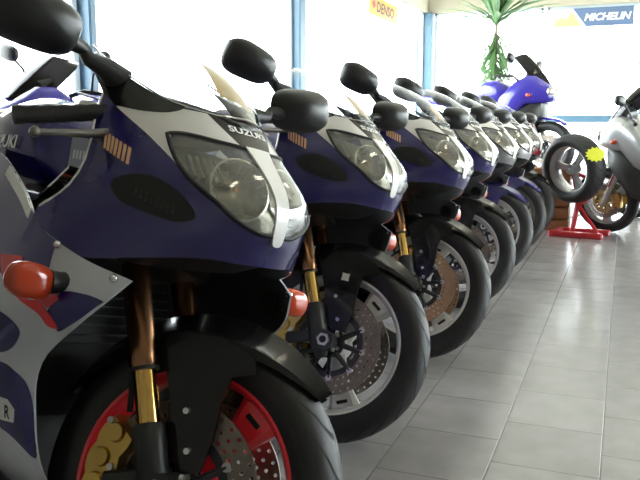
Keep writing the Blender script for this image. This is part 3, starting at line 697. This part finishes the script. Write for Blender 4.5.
    for sd in (-1, 1):
        mb = MB(); mb.rings([[(x, (y + dy) * sd, z + dz) for dy, dz in ((-.014, -.03), (.014, -.03), (.014, .03), (-.014, .03))] for x, y, z in ((-.28, .06, .86), (-.42, .15, .78), (-.65, .18, .66), (-.86, .15, .48))]); mb.build('frame_rail', M['alu'], b)
        mb = MB(); mb.rings([[(x, (y + dy) * sd, z + dz) for dy, dz in ((-.012, -.03), (.012, -.03), (.012, .03), (-.012, .03))] for x, y, z in ((-.85, .12, .43), (-1.43, .12, .31))]); mb.build('swingarm', M['alu'], b)
    mb = MB(); mb.tube([(-.42, -.05, .34), (-.5, -.07, .17), (-.9, -.14, .22), (-1.0, -.18, .34)], .024, 12); mb.tube([(-1.0, -.18, .34), (-1.06, -.19, .38), (-1.5, -.21, .52), (-1.52, -.21, .526)], [.03, .055, .055, .03], 18); mb.build('exhaust', M['alu'], b)
    mb = MB(); mb.tube([(-.80, .14, .24), (-.83, .19, .14), (-.84, .215, .07)], .010, 10); mb.box((-.845, .218, .064), (.05, .03, .008), Matrix.Rotation(R(-12), 4, 'X'), .002); mb.build('side_stand', M['dark'], b)
    return b

# ------------------------------------------------------------------ the showroom
XW, YB, XE, YF, ZH, ZC = -3.7, 15.0, 6.5, -3.2, 3.15, 3.75
def floor_mat():
    m = bpy.data.materials.new('floor_tiles'); m.use_nodes = True; nt = m.node_tree; b = nt.nodes['Principled BSDF']; L = nt.links.new
    tc = nt.nodes.new('ShaderNodeTexCoord'); mp = nt.nodes.new('ShaderNodeMapping'); mp.inputs['Rotation'].default_value = (0, 0, R(90)); mp.inputs['Location'].default_value = FLOOR_SHIFT
    L(tc.outputs['Object'], mp.inputs['Vector'])
    br = nt.nodes.new('ShaderNodeTexBrick'); br.offset = .5; br.inputs['Scale'].default_value = 1; br.inputs['Brick Width'].default_value = .327; br.inputs['Row Height'].default_value = .300
    br.inputs['Mortar Size'].default_value = .0028; br.inputs['Mortar Smooth'].default_value = .3; br.inputs['Bias'].default_value = 0
    br.inputs['Color1'].default_value = (.270, .258, .262, 1); br.inputs['Color2'].default_value = (.31, .297, .301, 1); br.inputs['Mortar'].default_value = (.13, .125, .12, 1)
    L(mp.outputs[0], br.inputs['Vector'])
    n = nt.nodes.new('ShaderNodeTexNoise'); n.inputs['Scale'].default_value = 9; n.inputs['Detail'].default_value = 8; L(tc.outputs['Object'], n.inputs['Vector'])
    mx = nt.nodes.new('ShaderNodeMix'); mx.data_type = 'RGBA'; mx.blend_type = 'OVERLAY'; mx.inputs[0].default_value = .25; L(br.outputs['Color'], mx.inputs[6]); L(n.outputs['Fac'], mx.inputs[7]); L(mx.outputs[2], b.inputs['Base Color'])
    rr = nt.nodes.new('ShaderNodeMapRange'); rr.inputs[3].default_value = .20; rr.inputs[4].default_value = .27; L(n.outputs['Fac'], rr.inputs[0]); L(rr.outputs[0], b.inputs['Roughness']); b.inputs['Specular IOR Level'].default_value = .75
    bp = nt.nodes.new('ShaderNodeBump'); bp.inputs['Strength'].default_value = .6; bp.inputs['Distance'].default_value = .0015; bp.invert = True; L(br.outputs['Fac'], bp.inputs['Height']); L(bp.outputs[0], b.inputs['Normal'])
    return m
FLOOR_SHIFT = (.163, .011, 0)
M.update(
 floor=floor_mat(),
 wall=mat('wall_paint', (.44, .41, .32), .8, noise=.04, scale=3),
 ceil=mat('ceiling_paint', (.66, .63, .53), .85, noise=.03, scale=4),
 frame=mat('window_frame_paint', (.085, .17, .25), .4, noise=.06, scale=10),
 pale=mat('pale_frame_paint', (.55, .62, .64), .5, noise=.05, scale=10),
 pane=glass('window_glass', (.96, .98, .98), .0, 1.45),
 yard=mat('pale_concrete', (.62, .61, .58), .9, noise=.08, scale=2),
 tint=glass('smoked_acrylic', (.045, .040, .045), .02, 1.45), dwall=mat('dark_wall_paint', (.27, .25, .22), .8, noise=.05, scale=3),
 leaf=mat('yucca_leaf', (.10, .21, .075), .5, noise=.35, scale=6),
 bark=mat('yucca_bark', (.24, .22, .14), .9, noise=.4, scale=30, bump=1.),
 pot=mat('terracotta', (.42, .18, .09), .8, noise=.15, scale=20),
 soil=mat('soil', (.06, .04, .03), .95, noise=.3, scale=40),
 wood=mat('orange_wood', (.26, .115, .05), .6, noise=.3, scale=12),
 redm=mat('red_enamel', (.55, .02, .03), .35, 0, .5, noise=.08, scale=20),
 star=mat('yellow_star_card', (.85, .88, .06), .5, noise=.05),
 signb=mat('sign_blue', (.11, .17, .30), .5, noise=.05), signy=mat('sign_yellow', (.75, .68, .25), .5), signw=mat('sign_white', (.85, .85, .85), .5),
 signo=mat('sign_orange', (.80, .33, .03), .5, noise=.05), signk=mat('sign_black', (.05, .03, .02), .5),
 lamp=mat('lamp_tube', (.9, .9, .9), .5, emis=(1, .86, .62, 8.0)), purple=mat('violet_paint', (.035, .025, .33), .25, 0, 1., noise=.1, scale=300),
 burg=mat('wine_red_paint', (.22, .012, .02), .28, 0, 1., noise=.1, scale=200), greyp=mat('grey_paint', (.20, .205, .21), .3, .4, 1., noise=.08, scale=200),
)
def slab(name, c, d, m, parent=None, bev=0):
    mb = MB(); mb.box(c, d, None, bev); o = mb.build(name, m, parent); struct(o); return o
slab('floor', ((XW + XE) / 2, (YB + YF) / 2, -.05), (XE - XW + .4, YB - YF + .4, .1), M['floor'])
slab('ceiling', ((XW + XE) / 2, (YB + YF) / 2, ZC + .06), (XE - XW + .4, YB - YF + .4, .12), M['ceil'])
slab('ground_outside', (2, 6, -.16), (140, 140, .1), M['yard'])
slab('wall_front', ((XW + XE) / 2, YF - .1, ZC / 2), (XE - XW + .4, .2, ZC), M['dwall'])
slab('wall_left', (XW - .1, (YB + YF) / 2, (ZH + ZC) / 2), (.2, YB - YF, ZC - ZH), M['wall'])
slab('wall_back', ((XW + XE) / 2, YB + .1, (ZH + ZC) / 2), (XE - XW + .4, .2, ZC - ZH), M['wall'])
slab('wall_right', (XE + .1, (YB + YF) / 2, (ZH + ZC) / 2), (.2, YB - YF, ZC - ZH), M['wall'])
slab('baseboard_left', (XW - .1, (YB + YF) / 2, .06), (.23, YB - YF, .12), M['pale'])
slab('baseboard_back', ((XW + XE) / 2, YB + .1, .06), (XE - XW, .23, .12), M['pale'])
slab('baseboard_right', (XE + .1, (YB + YF) / 2, .06), (.23, YB - YF, .12), M['pale'])
wn = [0]
def window(axis, at, a, bb, bar=True):
    """a floor-to-header pane between a and b, with frame and a horizontal bar"""
    wn[0] += 1; c = (a + bb) / 2; w = bb - a
    P = (lambda t, z: (at, t, z)) if axis == 'x' else (lambda t, z: (t, at, z)); D = (lambda t, z, th: (th, t, z)) if axis == 'x' else (lambda t, z, th: (t, th, z))
    mb = MB()
    for z in (.15, ZH - .03): mb.box(P(c, z), D(w, .06, .08), None, .01)
    for t in (a + .03, bb - .03): mb.box(P(t, (ZH + .12) / 2), D(.06, ZH - .13, .08), None, .01)
    o = mb.build('window_%d' % wn[0], M['pale'], None); struct(o)
    if bar:
        mb = MB(); mb.box(P(c, 1.10), D(w - .1, .13, .07), None, .01); k = mb.build('window_bar', M['frame'], o)
    mb = MB(); mb.box(P(c, (ZH + .12) / 2), D(w - .11, ZH - .19, .012)); mb.build('window_pane', M['pane'], o)
tn = [0]
def pillar(x, y, dx=.22, dy=.2):
    tn[0] += 1; slab('pillar_%d' % tn[0], (x, y, ZH / 2), (dx, dy, ZH), M['frame'], None, .012)
slab('wall_side', (XW - .1, (YF + 2.9) / 2, ZH / 2), (.2, 2.9 - YF, ZH), M['dwall'])
for a, c in ((8.74, 14.9), (4.75, 8.54), (2.9, 4.65)): window('x', XW - .1, a, c, False)
for y in (8.64, 4.70): pillar(XW - .06, y, .2, .2 if y > 8 else .08)
pillar(XW - .05, YB + .05, .30, .30)
for a, c in ((XW + .12, -1.52), (-1.46, .2), (.32, 3.3), (3.4, 6.4)): window('y', YB + .1, a, c)
for x in (.26, 3.35): pillar(x, YB + .1, .09, .12)
for a, c in ((9, 14.9), (3.2, 8.9)): window('x', XE + .1, a, c)
slab('wall_side_right', (XE + .1, (YF + 3.2) / 2, ZH / 2), (.2, 3.2 - YF, ZH), M['dwall'])
pillar(XE + .1, 8.95, .1, .1)
# ceiling lamps: unseen fluorescent fittings for the warm inside light
li = 0
for (x, y) in ((.6, 1.0), (.6, 4.2), (.6, 7.4)):
    t = thing('ceiling_lamp', ['fluorescent ceiling lamp closest to the solid wall', 'fluorescent ceiling lamp midway along the showroom ceiling', 'fluorescent ceiling lamp closest to the back windows'][li], 'lamp', (x, y, ZC - .05), group='fluorescent ceiling lamps'); li += 1
    mb = MB(); mb.box((0, 0, .02), (.26, 1.5, .06), None, .01); mb.build('housing', M['pale'], t)
    mb = MB()
    for dx in (-.06, .06): mb.tube([(dx, -.7, -.03), (dx, .7, -.03)], .016, 12)
    mb.build('lamp_tube', M['lamp'], t)

# ------------------------------------------------------------------ signs
def sign(name, label, c, w, h, face, bg, build):
    t = thing(name, label, 'sign', c); P = (lambda x, y, o: (x, -o, y)) if face == '-y' else (lambda x, y, o: (o, x, y))
    mb = MB(); mb.box((0, 0, 0), (w, .02, h) if face == '-y' else (.02, w, h), None, .004); mb.build('sign_board', bg, t); build(t, P); return t
def b_mich(t, P):
    mb = MB(); v = [P(-.67, .16, .0115), P(-.36, .16, .0115), P(-.12, -.16, .0115), P(-.67, -.16, .0115)]; mb.add(v, [[0, 1, 2, 3]]); mb.build('pale_wedge', M['signw'], t)
    mb = MB(); v = [P(-.67, -.05, .0125), P(-.54, .02, .0125), P(-.47, -.03, .0125), P(-.38, .12, .0125), P(-.27, -.05, .0125), P(-.20, -.155, .0125), P(-.67, -.155, .0125)]; mb.add(v, [[0, 1, 2, 6], [2, 3, 4, 5], [2, 5, 6]]); mb.build('yellow_mark', M['signy'], t)
    mb = MB(); word(mb, 'MICHELIN', lambda x, y: P(x + .24, y, .013), .80, .135, bold=.035, shear=.25); mb.build('sign_lettering', M['signw'], t)
sign('tyre_banner', 'blue banner with white lettering hung high on the back window', (-.64, YB + .03, 2.93), 1.36, .33, '-y', M['signb'], b_mich)
def b_den(t, P):
    mb = MB(); word(mb, 'DENSO', lambda x, y: P(x + .06, y, .013), .95, .17, bold=.03, shear=.15); mb.build('sign_lettering', M['signk'], t)
    mb = MB(); mb.add([P(-.66, .03, .013), P(-.52, .09, .013), P(-.46, .0, .013), P(-.58, -.06, .013)], [[0, 1, 2, 3]]); mb.build('red_mark', M['red'], t)
sign('window_sticker', 'orange sign with dark lettering high on the side window', (XW + .02, 11.98, 2.80), 1.5, .30, '+x', M['signo'], b_den)

# ------------------------------------------------------------------ yucca by the back corner
yx, yy = -1.93, 12.2
yu = thing('potted_yucca', 'tall yucca in a pot before the back windows', 'plant', (yx, yy, 0))
mb = MB(); mb.lathe([(.001, 0), (.18, 0), (.24, .40), (.26, .40), (.26, .46), (.22, .46), (.22, .40), (.001, .38)], (0, 0, 0), (0, 0, 1), 32); pt = mb.build('pot', M['pot'], yu)
mb = MB(); mb.lathe([(.001, .385), (.222, .40), (.222, .42), (.001, .43)], (0, 0, 0), (0, 0, 1), 24); mb.build('soil', M['soil'], pt)
mb = MB(); mb.tube([(0, 0, .4), (.02, 0, .9), (-.01, .01, 1.5), (.0, 0, 2.1), (.0, 0, 2.55)], [.055, .05, .04, .03, .022], 12); mb.build('trunk', M['bark'], yu)
def leaf_blade(mb, p, d, ln, w, droop):
    d = Vector(d).normalized(); s_ = d.cross(Vector((0, 0, 1))).normalized(); up = s_.cross(d); vs = []
    for k in range(8):
        t = k / 7; q = Vector(p) + d * ln * t - Vector((0, 0, 1)) * droop * ln * t * t; hw = w * (1 - t) ** .6 * (.5 + t * 1.2 if t < .42 else 1)
        vs += [q - s_ * hw + up * hw * .35, q - up * .002, q + s_ * hw + up * hw * .35, q + up * .003]
    fs = []
    for k in range(7):
        for j in range(4): fs.append([4 * k + j, 4 * k + (j + 1) % 4, 4 * k + 4 + (j + 1) % 4, 4 * k + 4 + j])
    mb.add(vs, fs)
rnd = random.Random(3); mb = MB()
for k in range(64):
    a = 2 * PI * k * .382; el = .25 + 1.2 * rnd.random() ** .8
    leaf_blade(mb, (0, 0, 2.50 + .08 * rnd.random()), (math.cos(a) * math.cos(el), math.sin(a) * math.cos(el), math.sin(el)), .75 + .5 * rnd.random(), .055, .12 + .25 * rnd.random())
for k in range(110):
    z = 1.35 + 1.05 * rnd.random() ** .8; a = rnd.random() * 6.28; el = -.35 - .75 * rnd.random()
    leaf_blade(mb, (.02 * math.cos(a), .02 * math.sin(a), z), (math.cos(a) * math.cos(el), math.sin(a) * math.cos(el), math.sin(el)), .30 + .40 * rnd.random(), .03, .35 * rnd.random())
for k in range(44):
    a = rnd.random() * 6.28; el = -.1 + 1.1 * rnd.random(); leaf_blade(mb, (.03 * math.cos(a), .03 * math.sin(a), 1.30 + .1 * rnd.random()), (math.cos(a) * math.cos(el), math.sin(a) * math.cos(el), math.sin(el)), .40 + .25 * rnd.random(), .034, .4)
mb.build('leaves', M['leaf'], yu)

# ------------------------------------------------------------------ the row of sport motorcycles
HEAD, LEAN = -.38, -.23
sport = make_sport()
GR = 'sport motorcycles parked in a row'
BM = lambda k: M[k].name
row = [
 ((-.760, 1.089), 0, 'blue and white sport motorcycle with bright red wheel rims', {BM('rimw'): M['rimr']}, 0),
 ((-.838, 2.078), -.016, 'blue and white sport motorcycle with white rims parked directly beside the red-rimmed one', {}, -3),
 ((-.805, 3.001), -.041, 'blue and white sport motorcycle with bronze brake discs, third from the red-rimmed one', {BM('disc'): M['discb']}, 20),
 ((-.82, 3.95), -.03, 'blue and white sport motorcycle with white rims, fourth counting from the red-rimmed one', {}, 40),
 ((-.83, 4.87), -.03, 'silver-nosed sport motorcycle with blue front mudguard and white rims, fifth in the row', {BM('blue'): M['greyp']}, 10),
 ((-.83, 5.74), -.03, 'grey and white sport motorcycle with blue front mudguard, sixth in the row', {BM('blue'): M['silver'], BM('rimw'): M['greyp']}, 30),
 ((-.835, 6.55), -.03, 'wine red and white sport motorcycle at the far end of the row', {BM('blue'): M['burg'], BM('rimw'): M['greyp']}, 50),
]
bikes = []
for i, ((x, y), da, lab, sw, spin) in enumerate(row):
    o = sport if i == 0 else copy_tree(sport)
    bikes.append((o, sw)); o.location = (x, y, .002); o.rotation_euler = (LEAN if i < 3 else LEAN + .05, 0, HEAD + da); o['label'] = lab; o['group'] = GR
    fwh = [c for c in o.children if c.name.startswith('front_wheel')][0]
    c = Vector((0, 0, .30)); fwh.matrix_local = ST @ Matrix.Translation(c) @ Matrix.Rotation(-R(spin), 4, 'Y') @ Matrix.Translation(-c) @ STI
    if i in (4, 5):
        for ch in o.children:
            if ch.name.startswith('front_mudguard'):
                for k in [ch] + [q for q in ch.children if q.name.startswith('fork_guard')]: k.material_slots[0].link = 'OBJECT'; k.material_slots[0].material = M['blue']
for o, sw in bikes: swap_now(o, sw)
for i in (4, 5):
    for ch in bikes[i][0].children:
        if ch.name.startswith('front_mudguard'):
            for k in [ch] + [q for q in ch.children if q.name.startswith('fork_guard')]: k.material_slots[0].material = M['blue']
for i, (o, sw) in enumerate(bikes):
    for ch in [q for q in o.children_recursive if q.name.startswith('guard_sticker')]:
        if i != 1 or ch.data.vertices[0].co.y > .05: bpy.data.objects.remove(ch)
# price cards tucked behind the windscreens
def card(i, uv, m, lab):
    o = bikes[i][0]; bpy.context.view_layer.update(); W = o.matrix_world
    mb = MB(); N = 6; top = []; 
    g = [[None] * (N + 1) for _ in range(N + 1)]
    for a in range(N + 1):
        for c in range(N + 1):
            s_, t_ = a / N, c / N; (u, v) = [(uv[0][k] * (1 - s_) + uv[1][k] * s_) * (1 - t_) + (uv[3][k] * (1 - s_) + uv[2][k] * s_) * t_ for k in (0, 1)]
            p = spoint(SCREEN, abs(u), v, -.003 - .0); p.y *= (1 if u > 0 else -1); g[a][c] = p
    vs = [p for r_ in g for p in r_]; lo = [p - Vector((0, 0, .0012)) for p in vs]; K = N + 1; fs = []
    for a in range(N):
        for c in range(N): q = [a * K + c, (a + 1) * K + c, (a + 1) * K + c + 1, a * K + c + 1]; fs.append(q); fs.append([k + len(vs) for k in q[::-1]])
    mb.add([W @ p for p in vs + lo], fs); k = mb.build('price_card', m, None, ang=60); tag(k, lab, 'card', 'price cards behind the windscreens')
card(0, ((-.36, 1.0), (1.5, .85), (1.75, 2.35), (.2, 2.5)), M['yellow'], 'yellow price card behind the windscreen of the red-rimmed motorcycle')
card(1, ((-.2, .7), (1.5, .6), (1.7, 1.8), (.1, 1.9)), M['yellow'], 'yellow price card behind the windscreen of the second motorcycle in the row')
card(2, ((-.2, .5), (1.5, .4), (1.7, 1.5), (.1, 1.6)), M['orange'], 'orange price card behind the windscreen of the third motorcycle in the row')
# tag hanging in the cockpit of the first machine
W = bikes[0][0].matrix_world
tg = thing('hang_tag', 'grey-blue tag with two white lines of print hanging behind the handlebar grip', 'tag'); mb = MB()
Q = lambda x, z, o=0: W @ (Vector((-.235, -.185, .875)) + Vector((.55, .80, 0)).normalized() * x + Vector((0, 0, z)) + Vector((.80, -.55, 0)).normalized() * o)
def slab_q(mb, x0, x1, z0, z1, o0, o1, sk=0.): mb.add([Q(x + sk * z, z, o) for o in (o0, o1) for x, z in ((x0, z0), (x1, z0), (x1, z1), (x0, z1))], [[0, 1, 2, 3], [7, 6, 5, 4], [0, 4, 5, 1], [1, 5, 6, 2], [2, 6, 7, 3], [3, 7, 4, 0]])
slab_q(mb, -.026, .026, -.06, .05, 0, .002); mb.build('card', M['tag'], tg); mb = MB()
for z in (.008, -.024):
    for k in range(7): slab_q(mb, -.02 + .006 * k, -.0165 + .006 * k, z, z + .017, .002, .0026)
mb.build('print', M['letter'], tg)

# ------------------------------------------------------------------ road motorcycles
road = make_road()
def place(o, x, y, z, head, lean, lab, sw):
    o.location = (x, y, z); o.rotation_euler = (lean, 0, head); o['label'] = lab; swap_now(o, sw)
rb = [road, copy_tree(road), copy_tree(road), copy_tree(road)]
place(rb[0], -.76, 8.35, .42, -.30, -.05, 'violet-blue half-faired touring motorcycle raised on a plinth behind the row', {BM('blue'): M['purple'], BM('gold'): M['dark'], BM('silver'): M['dark']})
place(rb[1], -.10, 7.44, 0, PI - .45, -.12, 'silver half-faired motorcycle parked beside the red tyre stand', {BM('blue'): M['silver']})
place(rb[2], .15, 8.75, 0, PI - .3, -.12, 'black motorcycle with gold disc carriers parked behind the silver one', {BM('blue'): M['black']})
place(rb[3], -3.08, 3.10, .12, -PI / 2 - .15, -.10, 'blue touring motorcycle parked along the side window behind the row', {BM('blue'): M['purple']})
for ch in rb[3].children:
    if ch.name.startswith('windscreen'): ch.scale = (1, 1, .75); ch.location = (0, 0, .25)
pl = MB(); pl.box((-1.62, 8.72, .205), (2.3, .9, .41), Matrix.Rotation(-.30, 4, 'Z'), .01); tag(pl.build('display_plinth', M['greyp'], None), 'low grey plinth carrying the violet-blue touring motorcycle', 'plinth')

pm = MB(); pm.box((-3.08, 3.85, .055), (.9, 2.3, .11), None, .01); tag(pm.build('display_plinth', M['greyp'], None), 'low plinth under the blue touring motorcycle by the side window', 'plinth')
# ------------------------------------------------------------------ tyre stand and wooden crate
sx, sy_ = -.33, 7.05
st = thing('tyre_stand', 'red metal stand holding up a tyre with a yellow star card', 'stand', (sx, sy_, 0), (0, 0, -.2))
mb = MB(); mb.box((.0, -.12, .025), (.46, .06, .05), None, .008); mb.box((.0, .16, .025), (.46, .06, .05), None, .008); mb.box((-.2, .02, .025), (.06, .30, .05), None, .008); mb.build('base_frame', M['redm'], st)
mb = MB(); mb.tube([(-.06, 0, .03), (-.02, 0, .30), (-.06, 0, .52), (-.12, 0, .60)], .022, 10); mb.tube([(.16, .02, .03), (-.02, 0, .28)], .016, 8); mb.build('upright', M['redm'], st)
mb = MB(); mb.tube([(-.24, -.0, .66), (-.12, 0, .58), (.10, 0, .50), (.14, 0, .40), (-.02, 0, .27)], .017, 8); mb.build('cradle_arm', M['redm'], st)
TC = (0, 0, 0)
mb = MB(); tyre_mesh(mb, TC, .305, .095, .200); ty = mb.build('showroom_tyre_display', [M['rubber'], M['groove']], None)
tag(ty, 'fat black display tyre on the red stand with a yellow star card', 'tyre'); mb = MB(); rim_mesh(mb, TC, .206, .07, 3, .9, False); mb.build('rim', M['silver'], ty)
ty.location = (-.40, 7.0, .60); ty.rotation_euler = (R(6), 0, R(-36))
mb = MB(); n = 13; pts = []
for k in range(2 * n): r = .085 if k % 2 == 0 else .066; a = PI * k / n; pts.append((r * math.cos(a), r * .8 * math.sin(a)))
mb.prism(pts, 0, .004); sc = mb.build('star_card', M['star'], None); tag(sc, 'yellow star-shaped card stuck on the display tyre', 'card'); sc.location = (-.215, 6.745, .735); sc.rotation_euler = (R(-20), 0, R(5))
cr_ = thing('wooden_crate', 'orange-brown slatted wooden crate behind the red tyre stand', 'crate', (-.64, 7.46, 0), (0, 0, 0))
mb = MB()
for k in range(5):
    for yk in (-.14, .14): mb.box((0, yk, .05 + .115 * k), (.40, .02, .10), None, .006)
    for xk in (-.19, .19): mb.box((xk, 0, .05 + .115 * k), (.02, .26, .10), None, .006)
mb.build('slats', M['wood'], cr_); mb = MB()
for xk in (-.165, .165):
    for yk in (-.115, .115): mb.box((xk, yk, .28), (.03, .03, .55), None, .004)
mb.build('corner_post', M['wood'], cr_); mb = MB(); mb.box((0, 0, .57), (.42, .30, .02), None, .005); mb.build('lid', M['wood'], cr_)

# ------------------------------------------------------------------ light: the sky through the windows
w = bpy.data.worlds.new('World'); scene.world = w; w.use_nodes = True; nt = w.node_tree; bg = nt.nodes['Background']
bg.inputs[0].default_value = (.93, .98, 1.0, 1); bg.inputs[1].default_value = SKY
def portal(loc, rot, sx, sy):
    l = bpy.data.lights.new('window_portal', 'AREA'); l.shape = 'RECTANGLE'; l.size = sx; l.size_y = sy; l.cycles.is_portal = True
    o = bpy.data.objects.new('window_portal', l); col.objects.link(o); o.location = loc; o.rotation_euler = rot
portal((XW - .25, (YB + YF) / 2, ZH / 2), (0, R(-90), 0), ZH, YB - YF)
portal((XE + .25, (YB + YF) / 2, ZH / 2), (0, R(90), 0), ZH, YB - YF)
portal(((XW + XE) / 2, YB + .25, ZH / 2), (R(-90), 0, 0), XE - XW, ZH)
# ------------------------------------------------------------------ camera
F = 756.24; th = math.atan(114 / F); psi = math.atan(305 * math.cos(th) / F)
cam = bpy.data.cameras.new('camera'); cam.sensor_width = 36; cam.lens = 36 * F / 640; cam.clip_start = .05; cam.clip_end = 300
co = bpy.data.objects.new('camera', cam); col.objects.link(co); co.location = (0, 0, .969); co.rotation_euler = (PI / 2 - th, 0, psi); scene.camera = co
vs = scene.view_settings; vs.view_transform = 'Standard'; vs.look = 'None'; vs.exposure = EXPO; vs.gamma = 1; vs.use_curve_mapping = False
scene.cycles.use_denoising = True
scene.cycles.max_bounces = 10; scene.cycles.transparent_max_bounces = 24; scene.cycles.sample_clamp_indirect = 8
